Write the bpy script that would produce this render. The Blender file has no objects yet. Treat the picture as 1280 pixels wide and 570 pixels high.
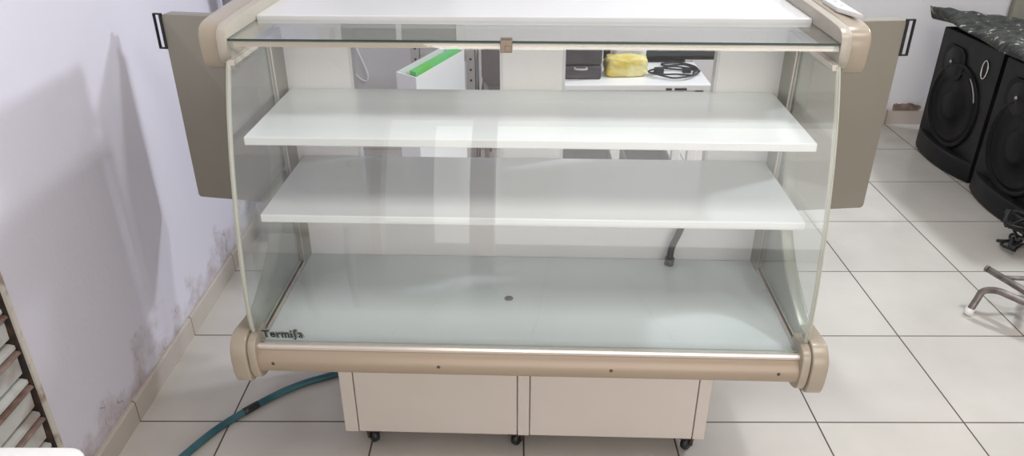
import bpy, bmesh, math, random
from mathutils import Vector, Matrix, noise
random.seed(7)
C = bpy.context.scene.collection
PI = math.pi

# ------------------------------------------------------------------ materials
def mat(name, col, rough=.5, metal=0., spec=.5, coat=0.):
    m = bpy.data.materials.new(name); m.use_nodes = True
    b = m.node_tree.nodes['Principled BSDF']
    b.inputs['Base Color'].default_value = (*col, 1)
    b.inputs['Roughness'].default_value = rough
    b.inputs['Metallic'].default_value = metal
    b.inputs['Specular IOR Level'].default_value = spec
    b.inputs['Coat Weight'].default_value = coat
    return m

def nodes(m):
    return m.node_tree.nodes, m.node_tree.links, m.node_tree.nodes['Principled BSDF']

def vary(m, c1, c2, scale=8, lo=.35, hi=.65, detail=5, stretch=(1, 1, 1), bump=0., bscale=None, rough=None):
    """noise between two colours, optional bump"""
    N, L, b = nodes(m)
    tc = N.new('ShaderNodeTexCoord'); mp = N.new('ShaderNodeMapping'); mp.inputs['Scale'].default_value = stretch
    L.new(tc.outputs['Object'], mp.inputs[0])
    n = N.new('ShaderNodeTexNoise'); n.inputs['Scale'].default_value = scale; n.inputs['Detail'].default_value = detail
    L.new(mp.outputs[0], n.inputs['Vector'])
    r = N.new('ShaderNodeValToRGB'); r.color_ramp.elements[0].position = lo; r.color_ramp.elements[1].position = hi
    r.color_ramp.elements[0].color = (*c1, 1); r.color_ramp.elements[1].color = (*c2, 1)
    L.new(n.outputs['Fac'], r.inputs[0]); L.new(r.outputs[0], b.inputs['Base Color'])
    if bump:
        n2 = N.new('ShaderNodeTexNoise'); n2.inputs['Scale'].default_value = bscale or scale * 4; n2.inputs['Detail'].default_value = 4
        L.new(mp.outputs[0], n2.inputs['Vector'])
        bp = N.new('ShaderNodeBump'); bp.inputs['Strength'].default_value = bump; bp.inputs['Distance'].default_value = .01
        L.new(n2.outputs['Fac'], bp.inputs['Height']); L.new(bp.outputs[0], b.inputs['Normal'])
    return m

def glass_mat(name, tint, boost=1.0):
    m = bpy.data.materials.new(name); m.use_nodes = True
    N = m.node_tree.nodes; L = m.node_tree.links; N.clear()
    out = N.new('ShaderNodeOutputMaterial'); mix = N.new('ShaderNodeMixShader')
    tr = N.new('ShaderNodeBsdfTransparent'); tr.inputs[0].default_value = (*tint, 1)
    gl = N.new('ShaderNodeBsdfGlossy'); gl.inputs['Roughness'].default_value = 0.0
    gl.inputs[0].default_value = (.95, .97, .97, 1)
    fr = N.new('ShaderNodeFresnel'); geo = N.new('ShaderNodeNewGeometry')
    ma = N.new('ShaderNodeMath'); ma.operation = 'MULTIPLY_ADD'
    ma.inputs[1].default_value = -(1.5 - 1 / 1.5); ma.inputs[2].default_value = 1.5
    L.new(geo.outputs['Backfacing'], ma.inputs[0]); L.new(ma.outputs[0], fr.inputs['IOR'])
    mb = N.new('ShaderNodeMath'); mb.operation = 'MULTIPLY'; mb.inputs[1].default_value = boost; mb.use_clamp = True
    L.new(fr.outputs[0], mb.inputs[0]); L.new(mb.outputs[0], mix.inputs[0])
    L.new(tr.outputs[0], mix.inputs[1]); L.new(gl.outputs[0], mix.inputs[2]); L.new(mix.outputs[0], out.inputs[0])
    return m

def tile_mat(name, x0, y0, t, col1, col2, grout, mortar, axis='xy', rough=.12):
    m = mat(name, col1, rough); N, L, b = nodes(m)
    tc = N.new('ShaderNodeTexCoord')
    sep = N.new('ShaderNodeSeparateXYZ'); L.new(tc.outputs['Object'], sep.inputs[0])
    cmb = N.new('ShaderNodeCombineXYZ')
    idx = {'x': 0, 'y': 1, 'z': 2}
    for k, (ax, o) in enumerate(zip(axis, (x0, y0))):
        s = N.new('ShaderNodeMath'); s.operation = 'SUBTRACT'; s.inputs[1].default_value = o - 40 * t
        L.new(sep.outputs[idx[ax]], s.inputs[0]); L.new(s.outputs[0], cmb.inputs[k])
    br = N.new('ShaderNodeTexBrick'); br.offset = 0; br.squash = 1
    br.inputs['Scale'].default_value = 1; br.inputs['Brick Width'].default_value = t; br.inputs['Row Height'].default_value = t
    br.inputs['Mortar Size'].default_value = mortar; br.inputs['Mortar Smooth'].default_value = .2
    br.inputs['Color1'].default_value = (*col1, 1); br.inputs['Color2'].default_value = (*col2, 1)
    br.inputs['Mortar'].default_value = (*grout, 1)
    L.new(cmb.outputs[0], br.inputs['Vector'])
    n = N.new('ShaderNodeTexNoise'); n.inputs['Scale'].default_value = 3; n.inputs['Detail'].default_value = 6
    L.new(tc.outputs['Object'], n.inputs['Vector'])
    mr = N.new('ShaderNodeMapRange'); mr.inputs[1].default_value = .3; mr.inputs[2].default_value = .7; mr.inputs[3].default_value = .9; mr.inputs[4].default_value = 1.04
    L.new(n.outputs['Fac'], mr.inputs[0])
    mx = N.new('ShaderNodeMix'); mx.data_type = 'RGBA'; mx.blend_type = 'MULTIPLY'; mx.inputs[0].default_value = 1
    L.new(br.outputs['Color'], mx.inputs[6]); L.new(mr.outputs[0], mx.inputs[7]); L.new(mx.outputs[2], b.inputs['Base Color'])
    bp = N.new('ShaderNodeBump'); bp.inputs['Strength'].default_value = .5; bp.inputs['Distance'].default_value = .002; bp.invert = True
    L.new(br.outputs['Fac'], bp.inputs['Height']); L.new(bp.outputs[0], b.inputs['Normal'])
    rr = N.new('ShaderNodeMapRange'); rr.inputs[3].default_value = rough; rr.inputs[4].default_value = .8
    L.new(br.outputs['Fac'], rr.inputs[0]); L.new(rr.outputs[0], b.inputs['Roughness'])
    return m

def wall_mat(name, base, stain, zmax, rough=.55, crack=.75):
    """painted plaster with flaking damp stains near the skirting"""
    m = mat(name, base, rough); N, L, b = nodes(m)
    tc = N.new('ShaderNodeTexCoord'); sep = N.new('ShaderNodeSeparateXYZ'); L.new(tc.outputs['Object'], sep.inputs[0])
    n = N.new('ShaderNodeTexNoise'); n.inputs['Scale'].default_value = 7; n.inputs['Detail'].default_value = 8; n.inputs['Roughness'].default_value = .65
    L.new(tc.outputs['Object'], n.inputs['Vector'])
    g = N.new('ShaderNodeMapRange'); g.inputs[1].default_value = .08; g.inputs[2].default_value = zmax; g.inputs[3].default_value = .34; g.inputs[4].default_value = 0
    L.new(sep.outputs[2], g.inputs[0])
    a = N.new('ShaderNodeMath'); a.operation = 'ADD'; L.new(n.outputs['Fac'], a.inputs[0]); L.new(g.outputs[0], a.inputs[1])
    r = N.new('ShaderNodeValToRGB'); e = r.color_ramp.elements
    e[0].position = .70; e[0].color = (0, 0, 0, 1); e[1].position = .98; e[1].color = (1, 1, 1, 1)
    L.new(a.outputs[0], r.inputs[0])
    mx = N.new('ShaderNodeMix'); mx.data_type = 'RGBA'; mx.inputs[6].default_value = (*base, 1); mx.inputs[7].default_value = (*stain, 1)
    L.new(r.outputs[0], mx.inputs[0])
    # thin cracks, only low on the wall
    v = N.new('ShaderNodeTexVoronoi'); v.feature = 'DISTANCE_TO_EDGE'; v.inputs['Scale'].default_value = 5
    mp = N.new('ShaderNodeMapping'); mp.inputs['Scale'].default_value = (1, 1.3, .5)
    nn = N.new('ShaderNodeTexNoise'); nn.inputs['Scale'].default_value = 6; L.new(tc.outputs['Object'], nn.inputs['Vector'])
    va = N.new('ShaderNodeVectorMath'); va.operation = 'MULTIPLY_ADD'; va.inputs[1].default_value = (.25, .25, .25)
    L.new(nn.outputs['Color'], va.inputs[0]); L.new(tc.outputs['Object'], va.inputs[2]); L.new(va.outputs[0], mp.inputs[0]); L.new(mp.outputs[0], v.inputs['Vector'])
    c = N.new('ShaderNodeMapRange'); c.inputs[1].default_value = .0; c.inputs[2].default_value = .012; c.inputs[3].default_value = crack; c.inputs[4].default_value = 0
    L.new(v.outputs['Distance'], c.inputs[0])
    lowm = N.new('ShaderNodeMapRange'); lowm.inputs[1].default_value = .72; lowm.inputs[2].default_value = .80
    L.new(a.outputs[0], lowm.inputs[0])
    mm = N.new('ShaderNodeMath'); mm.operation = 'MULTIPLY'; L.new(c.outputs[0], mm.inputs[0]); L.new(lowm.outputs[0], mm.inputs[1])
    mx2 = N.new('ShaderNodeMix'); mx2.data_type = 'RGBA'; mx2.inputs[7].default_value = (.13, .08, .07, 1)
    L.new(mm.outputs[0], mx2.inputs[0]); L.new(mx.outputs[2], mx2.inputs[6]); L.new(mx2.outputs[2], b.inputs['Base Color'])
    bp = N.new('ShaderNodeBump'); bp.inputs['Strength'].default_value = .35; bp.inputs['Distance'].default_value = .01
    L.new(a.outputs[0], bp.inputs['Height']); L.new(bp.outputs[0], b.inputs['Normal'])
    return m

M = {}
M['floor'] = tile_mat('floor_tile', .02695, 1.7957, .45, (.61, .58, .525), (.59, .56, .51), (.10, .075, .06), .0028)
M['skirt_y'] = tile_mat('skirt_tile', 1.7957, .2, .45, (.55, .49, .43), (.52, .47, .42), (.12, .08, .06), .002, 'yz', .25)
M['skirt_x'] = tile_mat('skirt_tile_back', .02695, .2, .45, (.5, .43, .38), (.5, .43, .38), (.12, .08, .06), .002, 'xz', .25)
M['wall_l'] = wall_mat('lavender_paint', (.72, .70, .79), (.40, .32, .32), .32)
M['wall_b'] = wall_mat('grey_white_paint', (.68, .66, .66), (.50, .46, .45), .2, .55, 0)
M['ceil'] = mat('ceiling_paint', (.72, .72, .72), .8)
M['frontwall'] = mat('front_paint', (.80, .68, .66), .6)
M['plastic'] = vary(mat('beige_plastic', (.5, .42, .33), .28, coat=.3), (.335, .28, .21), (.39, .335, .26), 3, .3, .7)
M['arm'] = vary(mat('grey_beige_arm', (.5, .46, .38), .3), (.39, .355, .295), (.45, .41, .345), 3, .3, .7)
M['bump'] = vary(mat('bronze_bumper', (.45, .34, .25), .33, .15), (.31, .245, .175), (.37, .295, .22), 4, .3, .7, stretch=(.2, 1, 1))
M['crossbar'] = mat('cream_crossbar', (.62, .54, .43), .35)
M['trim'] = mat('pale_aluminium_trim', (.64, .58, .52), .25, .3)
M['side'] = vary(mat('greyed_side_sheet', (.26, .26, .2), .3, .2), (.25, .25, .20), (.31, .31, .25), 2.5, .3, .7)
M['steel'] = mat('frame_aluminium', (.56, .57, .52), .3, .4)
M['door'] = vary(mat('taupe_door_sheet', (.33, .30, .25), .35, .15), (.255, .235, .19), (.29, .27, .22), 2, .3, .7)
M['white'] = vary(mat('white_enamel', (.8, .8, .79), .22), (.68, .68, .68), (.73, .73, .73), 2, .3, .7)
M['shelf'] = vary(mat('shelf_enamel', (.8, .8, .79), .16, coat=.3), (.71, .745, .735), (.78, .80, .79), 2.2, .3, .7)
M['deck'] = vary(mat('deck_sheet', (.6, .64, .64), .22), (.665, .735, .74), (.745, .81, .815), 2, .3, .7, detail=7)
M['cream'] = vary(mat('cream_base_enamel', (.74, .70, .64), .3), (.60, .545, .49), (.66, .60, .545), 2, .3, .7)
M['rear'] = wall_mat('rear_liner', (.86, .84, .82), (.55, .45, .38), .30, .3, 0)
M['black'] = mat('black_rubber', (.012, .012, .013), .45)
M['blackgloss'] = vary(mat('black_lacquer', (.010, .010, .012), .45, spec=.25), (.008, .008, .009), (.015, .015, .016), 12, .4, .7)
M['cone'] = mat('speaker_cone', (.005, .005, .006), .5, spec=.2)
M['chrome'] = mat('chrome', (.75, .72, .70), .15, 1)
M['drain'] = mat('dull_drain_ring', (.18, .18, .17), .35, .6)
M['brass'] = mat('tarnished_clamp', (.28, .22, .17), .4, .7)
M['screw'] = mat('brown_screw', (.09, .055, .035), .4, .5)
M['hose'] = vary(mat('blue_hose', (.03, .12, .15), .35), (.022, .085, .105), (.045, .14, .165), 9, .4, .6)
M['hoseband'] = mat('dark_hose_band', (.015, .02, .02), .4)
M['sheet'] = mat('white_plastic', (.82, .82, .80), .3)
M['tablewhite'] = mat('white_laminate', (.85, .85, .85), .3)
M['glass'] = glass_mat('clear_glass', (.955, .968, .96), 1.15)
M['glass_front'] = glass_mat('front_glass', (.985, .99, .987), 1.0)
M['edge_dark'] = mat('glass_edge_dark', (.02, .045, .04), .15)
M['edge_pale'] = mat('glass_edge_pale', (.50, .51, .44), .25)
M['green'] = vary(mat('green_card', (.12, .55, .1), .4), (.14, .58, .08), (.20, .66, .36), 4, .4, .6)
M['yellow'] = vary(mat('yellow_plastic_bag', (.7, .58, .1), .35), (.66, .52, .09), (.80, .74, .38), 14, .4, .65, bump=.6, bscale=30)
M['bagwhite'] = vary(mat('white_plastic_bag', (.75, .75, .74), .35), (.66, .65, .65), (.82, .82, .81), 12, .4, .65, bump=.6, bscale=30)
M['case'] = vary(mat('dark_case', (.05, .045, .05), .45), (.045, .04, .045), (.075, .065, .07), 20)
M['tarp'] = vary(mat('grey_tarp', (.33, .31, .33), .6), (.25, .23, .25), (.38, .36, .38), 6, stretch=(3, 3, .6))
M['chairgrey'] = mat('brown_grey_plastic', (.16, .13, .13), .5)
M['chairlight'] = mat('light_grey_plastic', (.42, .39, .38), .5)
M['rackmetal'] = vary(mat('scratched_tube', (.20, .17, .15), .35, .5), (.13, .11, .10), (.27, .24, .22), 15)
M['crate'] = mat('grey_crate', (.10, .095, .10), .6)
M['stain'] = vary(mat('broken_plaster', (.25, .15, .1), .8), (.13, .09, .07), (.26, .19, .15), 30)
M['rail'] = vary(mat('rusty_dark_rail', (.03, .018, .012), .6), (.018, .010, .008), (.10, .045, .02), 25, .5, .75)
M['arris'] = vary(mat('worn_edge', (.62, .58, .52), .6), (.36, .28, .22), (.66, .62, .56), 18, .36, .5)
M['ground'] = mat('pavement', (.35, .35, .35), .8)
M['indark'] = mat('dark_pane', (.05, .055, .06), .2)
M['logo_back'] = mat('logo_outline', (.22, .25, .22), .4)
M['logo_text'] = mat('logo_black', (.012, .03, .025), .4)

# shutter: pale slats, brown folds
m = mat('shutter_sheet', (.62, .62, .60), .4); M['shutter'] = m
vary(m, (.40, .36, .33), (.62, .63, .61), 9, .32, .5)
M['shutter_fold'] = vary(mat('shutter_fold', (.2, .13, .1), .6), (.15, .09, .07), (.30, .22, .19), 20)
# camouflage
m = mat('camouflage_cloth', (.06, .06, .05), .75); M['camo'] = m
N, L, b = nodes(m)
tc = N.new('ShaderNodeTexCoord'); n1 = N.new('ShaderNodeTexNoise'); n1.inputs['Scale'].default_value = 22; n1.inputs['Detail'].default_value = 3
mp = N.new('ShaderNodeMapping'); mp.inputs['Scale'].default_value = (1, 1.6, 1); L.new(tc.outputs['Object'], mp.inputs[0]); L.new(mp.outputs[0], n1.inputs['Vector'])
r = N.new('ShaderNodeValToRGB'); r.color_ramp.interpolation = 'CONSTANT'; e = r.color_ramp.elements
e[0].position = 0; e[0].color = (.012, .014, .012, 1); e[1].position = .44; e[1].color = (.030, .032, .026, 1)
for p_, c_ in ((.56, (.06, .06, .048)), (.61, (.02, .022, .02)), (.66, (.42, .41, .34))):
    q = e.new(p_ - .02); q.color = (*c_, 1)
L.new(n1.outputs['Fac'], r.inputs[0]); L.new(r.outputs[0], b.inputs['Base Color'])

# ------------------------------------------------------------------ mesh helpers
class MB:
    def __init__(s, off=(0, 0, 0)):
        s.bm = bmesh.new(); s.off = Vector(off)
    def _v(s, p): return s.bm.verts.new(Vector(p) - s.off)
    def face(s, vs, mi=0, smooth=False):
        try: f = s.bm.faces.new(vs)
        except ValueError: return None
        f.material_index = mi; f.smooth = smooth; return f
    def box(s, a, b_, bev=0., seg=2, mi=0, rot=None):
        x0, y0, z0 = a; x1, y1, z1 = b_
        t = bmesh.new(); bmesh.ops.create_cube(t, size=1)
        for v in t.verts:
            v.co = Vector(((x0 + x1) / 2 + v.co.x * (x1 - x0), (y0 + y1) / 2 + v.co.y * (y1 - y0), (z0 + z1) / 2 + v.co.z * (z1 - z0)))
        if bev: bmesh.ops.bevel(t, geom=t.edges[:], offset=bev, segments=seg, affect='EDGES', profile=.5)
        if rot is not None:
            for v in t.verts: v.co = rot @ v.co
        s._merge(t, mi); return s
    def _merge(s, t, mi=0, smooth=False):
        mp = {}
        for v in t.verts: mp[v] = s.bm.verts.new(v.co - s.off)
        for f in t.faces:
            g = s.face([mp[v] for v in f.verts], mi, smooth or f.smooth)
        t.free()
    def prism(s, pts, axis, a, b_, mi=0, bev=0., seg=2):
        """polygon pts (2D) extruded along axis from a to b; axis x: pts=(y,z); y: (x,z); z: (x,y)"""
        t = bmesh.new()
        def mk(p, h): return (h, p[0], p[1]) if axis == 'x' else (p[0], h, p[1]) if axis == 'y' else (p[0], p[1], h)
        A = [t.verts.new(mk(p, a)) for p in pts]; B = [t.verts.new(mk(p, b_)) for p in pts]
        n = len(pts)
        fa = t.faces.new(A[::-1]); fb = t.faces.new(B)
        for i in range(n): t.faces.new((A[i], A[(i + 1) % n], B[(i + 1) % n], B[i]))
        bmesh.ops.recalc_face_normals(t, faces=t.faces[:])
        if bev:
            ed = set(fa.edges) | set(fb.edges)
            bmesh.ops.bevel(t, geom=list(ed), offset=bev, segments=seg, affect='EDGES', profile=.5)
        s._merge(t, mi); return s
    def tube(s, pts, r, n=10, mi=0, caps=True, smooth=True):
        pts = [Vector(p) for p in pts]; rs = r if isinstance(r, (list, tuple)) else [r] * len(pts)
        t = bmesh.new(); rings = []; up = None
        for i, p in enumerate(pts):
            d = (pts[min(i + 1, len(pts) - 1)] - pts[max(i - 1, 0)]).normalized()
            if up is None:
                up = Vector((0, 0, 1)) if abs(d.z) < .9 else Vector((1, 0, 0))
            sd = d.cross(up).normalized(); up = sd.cross(d).normalized()
            rings.append([t.verts.new(p + rs[i] * (math.cos(2 * PI * k / n) * sd + math.sin(2 * PI * k / n) * up)) for k in range(n)])
        for i in range(len(pts) - 1):
            for k in range(n):
                f = t.faces.new((rings[i][k], rings[i][(k + 1) % n], rings[i + 1][(k + 1) % n], rings[i + 1][k])); f.smooth = smooth
        if caps: t.faces.new(rings[0][::-1]); t.faces.new(rings[-1])
        bmesh.ops.recalc_face_normals(t, faces=t.faces[:])
        s._merge(t, mi); return s
    def cyl(s, p0, p1, r, n=20, mi=0):
        return s.tube([p0, p1], r, n, mi)
    def lathe(s, prof, center, axis, n=32, mi=0):
        """prof: list of (radius, along axis) ; axis vector"""
        ax = Vector(axis).normalized(); u = ax.orthogonal().normalized(); w = ax.cross(u); c = Vector(center)
        t = bmesh.new(); rings = []
        for r_, h in prof:
            if r_ < 1e-5: rings.append([t.verts.new(c + ax * h)])
            else: rings.append([t.verts.new(c + ax * h + r_ * (math.cos(2 * PI * k / n) * u + math.sin(2 * PI * k / n) * w)) for k in range(n)])
        for i in range(len(rings) - 1):
            a, b2 = rings[i], rings[i + 1]
            for k in range(n):
                if len(a) == 1 and len(b2) == 1: continue
                if len(a) == 1: f = t.faces.new((a[0], b2[(k + 1) % n], b2[k]))
                elif len(b2) == 1: f = t.faces.new((a[k], a[(k + 1) % n], b2[0]))
                else: f = t.faces.new((a[k], a[(k + 1) % n], b2[(k + 1) % n], b2[k]))
                f.smooth = True
        bmesh.ops.recalc_face_normals(t, faces=t.faces[:])
        s._merge(t, mi); return s
    def build(s, name, mats, parent=None, loc=None, autosmooth=False):
        me = bpy.data.meshes.new(name); s.bm.normal_update(); s.bm.to_mesh(me); s.bm.free()
        for m_ in (mats if isinstance(mats, (list, tuple)) else [mats]): me.materials.append(m_)
        o = bpy.data.objects.new(name, me); C.objects.link(o)
        if loc: o.location = loc
        if parent: o.parent = parent
        if autosmooth:
            me.polygons.foreach_set('use_smooth', [True] * len(me.polygons))
            me.set_sharp_from_angle(angle=math.radians(35))
        return o

def thing(name, label, cat, loc, rz=0, group=None):
    o = bpy.data.objects.new(name, None); C.objects.link(o); o.empty_display_size = .1
    o.location = loc; o.rotation_euler = (0, 0, rz); o['label'] = label; o['category'] = cat
    if group: o['group'] = group
    return o
def tag(o, label, cat, group=None, kind=None):
    o['label'] = label; o['category'] = cat
    if group: o['group'] = group
    if kind: o['kind'] = kind
    return o
def struct(o, label=None):
    o['kind'] = 'structure'
    if label: o['label'] = label; o['category'] = o.name.split('_')[0]
    return o

def smooth_path(pts, n=8):
    """Catmull-Rom through points"""
    P = [Vector(p) for p in pts]; P = [2 * P[0] - P[1]] + P + [2 * P[-1] - P[-2]]; out = []
    for i in range(1, len(P) - 2):
        for k in range(n):
            t = k / n; a, b2, c, d = P[i - 1], P[i], P[i + 1], P[i + 2]
            out.append(.5 * ((2 * b2) + (-a + c) * t + (2 * a - 5 * b2 + 4 * c - d) * t * t + (-a + 3 * b2 - 3 * c + d) * t ** 3))
    out.append(P[-2]); return out
def curve2(pts, n=6): return [(p.x, p.y) for p in smooth_path([(a, b2, 0) for a, b2 in pts], n)]

# ------------------------------------------------------------------ camera
H = 1.6131
Q = dict(f=952.06, p=.482675, r=.00111, y=.003959)
def rows():
    p, r_, y = Q['p'], Q['r'], Q['y']
    right = Vector((1, 0, 0)); fwd = Vector((0, math.cos(p), -math.sin(p))); down = Vector((0, -math.sin(p), -math.cos(p)))
    r2 = math.cos(r_) * right + math.sin(r_) * down; d2 = -math.sin(r_) * right + math.cos(r_) * down
    Z = Matrix.Rotation(y, 3, 'Z'); return Z @ r2, Z @ fwd, Z @ d2
R_, F_, D_ = rows()
cam = bpy.data.cameras.new('camera'); co = bpy.data.objects.new('camera', cam); C.objects.link(co)
mw = Matrix((( R_.x, -D_.x, -F_.x, 0), (R_.y, -D_.y, -F_.y, 0), (R_.z, -D_.z, -F_.z, H), (0, 0, 0, 1)))
co.matrix_world = mw
cam.sensor_width = 36; cam.lens = Q['f'] / 1280 * 36; cam.clip_start = .05
bpy.context.scene.camera = co

# ------------------------------------------------------------------ room
XL, YB, XR, YF, ZC = -1.163, 4.47, 4.7, -1.8, 2.9
struct(MB().box((-1.35, YF - .15, -.12), (XR + .15, YB + .15, 0)).build('floor', M['floor']), 'pale beige square ceramic floor tiles with dark grout lines')
struct(MB().box((-1.35, YF - .15, ZC), (XR + .15, YB + .15, ZC + .1)).build('ceiling', M['ceil']))
EY = 1.460
wl = MB(); wl.box((XL - .2, EY, 0), (XL, YB + .15, ZC)); wl.box((XL - .2, YF - .15, 2.25), (XL, EY, ZC))
wl.box((XL - .2, YF - .15, 0), (XL, .6, 2.25)); wl.build('wall_left', M['wall_l'])
struct(bpy.data.objects['wall_left'], 'lavender white plaster wall with flaking damp patches beside the display case')
struct(MB().box((XL, YB, 0), (XR, YB + .15, ZC)).build('wall_back', M['wall_b']), 'grey white plaster wall at the far end of the room')
struct(MB().box((XR, YF - .15, 0), (XR + .15, YB + .15, ZC)).build('wall_right', M['wall_b']))
wf = MB()
wf.box((XL - .2, YF - .15, 2.35), (XR, YF, ZC)); wf.box((-.50, YF - .15, 0), (-.34, YF, 2.35)); wf.box((2.5, YF - .15, 0), (XR, YF, 2.35)); wf.box((XL - .2, YF - .15, 0), (-1.1, YF, 2.35))
struct(wf.build('wall_front', M['frontwall']))
struct(MB().box((-9, -12, -.16), (12, YF - .15, -.04)).build('ground', M['ground']))
ar = MB(); ar.box((XL - .004, EY - .0005, 0), (XL + .0015, EY + .014, ZC)); ar.box((XL - .2, EY - .002, 0), (XL + .0015, EY, 2.25))
struct(ar.build('trim_2', M['arris']), 'pale cream worn edge of the lavender wall beside the shutter')
bl = MB(); bl.prism([(XL - .001, 0), (XL + .012, 0), (XL + .012, .072), (XL + .008, .078), (XL - .001, .078)], 'y', EY + .0, YB)
struct(bl.build('baseboard_left', M['skirt_y']), 'row of beige tile skirting along the lavender wall')
bb = MB(); bb.prism([(YB + .001, 0), (YB - .012, 0), (YB - .012, .088), (YB + .001, .092)], 'x', XL + .012, XR)
struct(bb.build('baseboard_back', M['skirt_x']))
# broken hole above the back skirting
hb = MB(); pts = [(2.31, .088), (2.46, .090), (2.475, .105), (2.47, .118), (2.44, .121), (2.43, .127), (2.405, .134), (2.38, .128), (2.36, .130), (2.34, .126), (2.325, .131), (2.308, .126)]
hb.prism(pts, 'y', YB - .014, YB + .002)
struct(hb.build('trim_1', M['stain']), 'patch of broken brown plaster above the back skirting')
# grey door frame on the back wall, right
dfm = MB(); dfm.box((2.84, YB - .035, 0), (2.93, YB + .001, 2.1), .004); dfm.box((3.72, YB - .035, 0), (3.81, YB + .001, 2.1), .004); dfm.box((2.93, YB - .035, 2.01), (3.72, YB + .001, 2.1), .004)
dr = dfm.build('door_2', M['side']); struct(dr, 'grey green door frame in the back wall behind the speakers')
MB().box((2.93, YB - .02, .0), (3.72, YB + .001, 2.01), .004).build('door_leaf', M['chairlight'], dr)
# dark framed panel added high on the back wall for the top glass to reflect
wn = MB()
for a, b2 in (((-1.05, 1.60), (-.30, 1.64)), ((-1.05, 2.1), (-.30, 2.14)), ((-1.05, 1.64), (-1.01, 2.1)), ((-.34, 1.64), (-.30, 2.1)), ((-.69, 1.64), (-.66, 2.1))):
    wn.box((a[0], YB - .03, a[1]), (b2[0], YB + .001, b2[1]))
wo = wn.build('reflection_panel_1', M['steel']); struct(wo)
MB().box((-1.01, YB - .012, 1.64), (-.34, YB + .002, 2.1)).build('reflection_panel_pane', M['indark'], wo)

# roller shutter in the left wall
sh = MB(); XS = XL - .026
pitch = .101; z = .045
prof = []
k = 0
while z < 2.2:
    sh.prism([(XS, z + .002), (XS + .012, z + .012), (XS + .014, z + .058), (XS + .002, z + .066), (XS - .01, z + .066), (XS - .01, z + .002)], 'y', .6, EY - .012, 0)
    sh.prism([(XS + .002, z + .067), (XS + .028, z + .072), (XS + .024, z + .078), (XS + .004, z + .081), (XS - .01, z + .081), (XS - .01, z + .067)], 'y', .6, EY - .012, 1)
    sh.prism([(XS + .004, z + .082), (XS + .018, z + .084), (XS + .018, z + .094), (XS + .004, z + .098), (XS - .01, z + .098), (XS - .01, z + .082)], 'y', .6, EY - .012, 0)
    z += pitch; k += 1
so = sh.build('door_1', [M['shutter'], M['shutter_fold']]); struct(so, 'roller shutter with rusty horizontal slats in the left wall')
rl = MB(); rl.box((XS - .014, EY - .011, 0), (XL - .003, EY - .002, 2.25)); rl.box((XS - .03, .6, 0), (XS - .02, EY - .02, 2.25))
rl.build('guide_rail', M['rail'], so)

# ------------------------------------------------------------------ DISPLAY CASE (case frame: y measured from the lens foot)
PH = -.03166; OY = 1.82
cx, cy = -.0195, 0.
def W(x, y, z=0): return (cx + math.cos(PH) * x - math.sin(PH) * y, cy + math.sin(PH) * x + math.cos(PH) * y, z)
case = thing('display_case', 'beige and white refrigerated glass display case on casters with open rear doors', 'display case', W(0, OY, 0), PH)
def K(): return MB((0, OY, 0))
def kb(mb, name, mats, parent=None, **kw): return mb.build(name, mats, parent or case, **kw)

XI = .655            # inner face of side glass
# base cabinet
b1 = K()
b1.box((-.505, 1.685, .07), (.490, 2.10, .435))
b1.box((-.523, 1.664, .067), (-.4845, 2.10, .432), .003)      # left stile and flank
b1.box((.4745, 1.664, .067), (.508, 2.10, .432), .003)
b1.box((-.0245, 1.664, .067), (.0085, 1.70, .432), .003)
b1.box((-.523, 1.69, .060), (.508, 2.10, .0705), .002)
cab = kb(b1, 'base_cabinet', M['cream'])
for xa, xb in ((-.4825, -.0265), (.0105, .4725)):
    kb(K().box((xa, 1.665, .068), (xb, 1.684, .430), .003), 'base_panel', M['cream'])
# casters
def caster(x, y, rot):
    t = K(); t.box((x - .022, y - .022, .058), (x + .022, y + .022, .0625), .001)
    d = Vector((math.sin(rot), -math.cos(rot), 0)) * .010; s_ = Vector((math.cos(rot), math.sin(rot), 0)) * .0155
    c0 = Vector((x, y, 0)) - d
    for sg in (-1, 1):
        p = c0 + s_ * sg
        t.tube([p + Vector((0, 0, .056)), p + Vector((0, 0, .040)) , p + Vector((0, 0, .022))], [.007, .006, .005], 8)
    t.tube([(x, y, .059), (x, y, .049)], [.014, .011], 12)
    f = kb(t, 'caster', M['screw'])
    w = K(); w.lathe([(0, -.011), (.016, -.011), (.021, -.008), (.0225, 0), (.021, .008), (.016, .011), (0, .011)], c0 + Vector((0, 0, .0225)), s_, 24)
    w.build('wheel', M['black'], f)
for x, y, a in ((-.445, 1.695, .7), (-.032, 1.695, -.5), (.462, 1.695, -.8), (-.445, 2.06, .2), (-.032, 2.06, .5), (.462, 2.06, 0)):
    caster(x, y, a)
# tank (insulated well) and deck
kb(K().prism([(1.515, .437), (1.515, .480), (2.115, .478), (2.115, .437)], 'x', -.664, .664), 'well_body', M['cream'])
kb(K().box((-.652, 1.4905, .480), (.655, 1.962, .489), .002), 'deck', M['deck'])
dn = K(); dn.lathe([(.0, .0005), (.004, .0005), (.005, .002), (.009, .0028), (.0115, .0015), (.012, 0)], (-.051, 1.734, .4892), (0, 0, 1), 24)
kb(dn, 'drain', M['drain']); 
# low side channels on the deck and up the rear
for sg in (-1, 1):
    c_ = K(); xo = sg * .6555; xi_ = sg * .651
    c_.box((min(xo, xi_), 1.495, .489), (max(xo, xi_), 1.895, .500), .001)
    pr = [(1.898, .489), (1.904, .489), (1.883, 1.14), (1.877, 1.14)]
    c_.prism(pr, 'x', min(xo, xi_), max(xo, xi_))
    kb(c_, 'glazing_channel', M['trim'])
    p_ = K(); xi2 = sg * .650
    p_.prism([(1.900, .489), (1.965, .489), (1.965, 1.16), (1.880, 1.16)], 'x', min(sg * .66, xi2), max(sg * .66, xi2))
    kb(p_, 'rear_cheek', M['side'])
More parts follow.
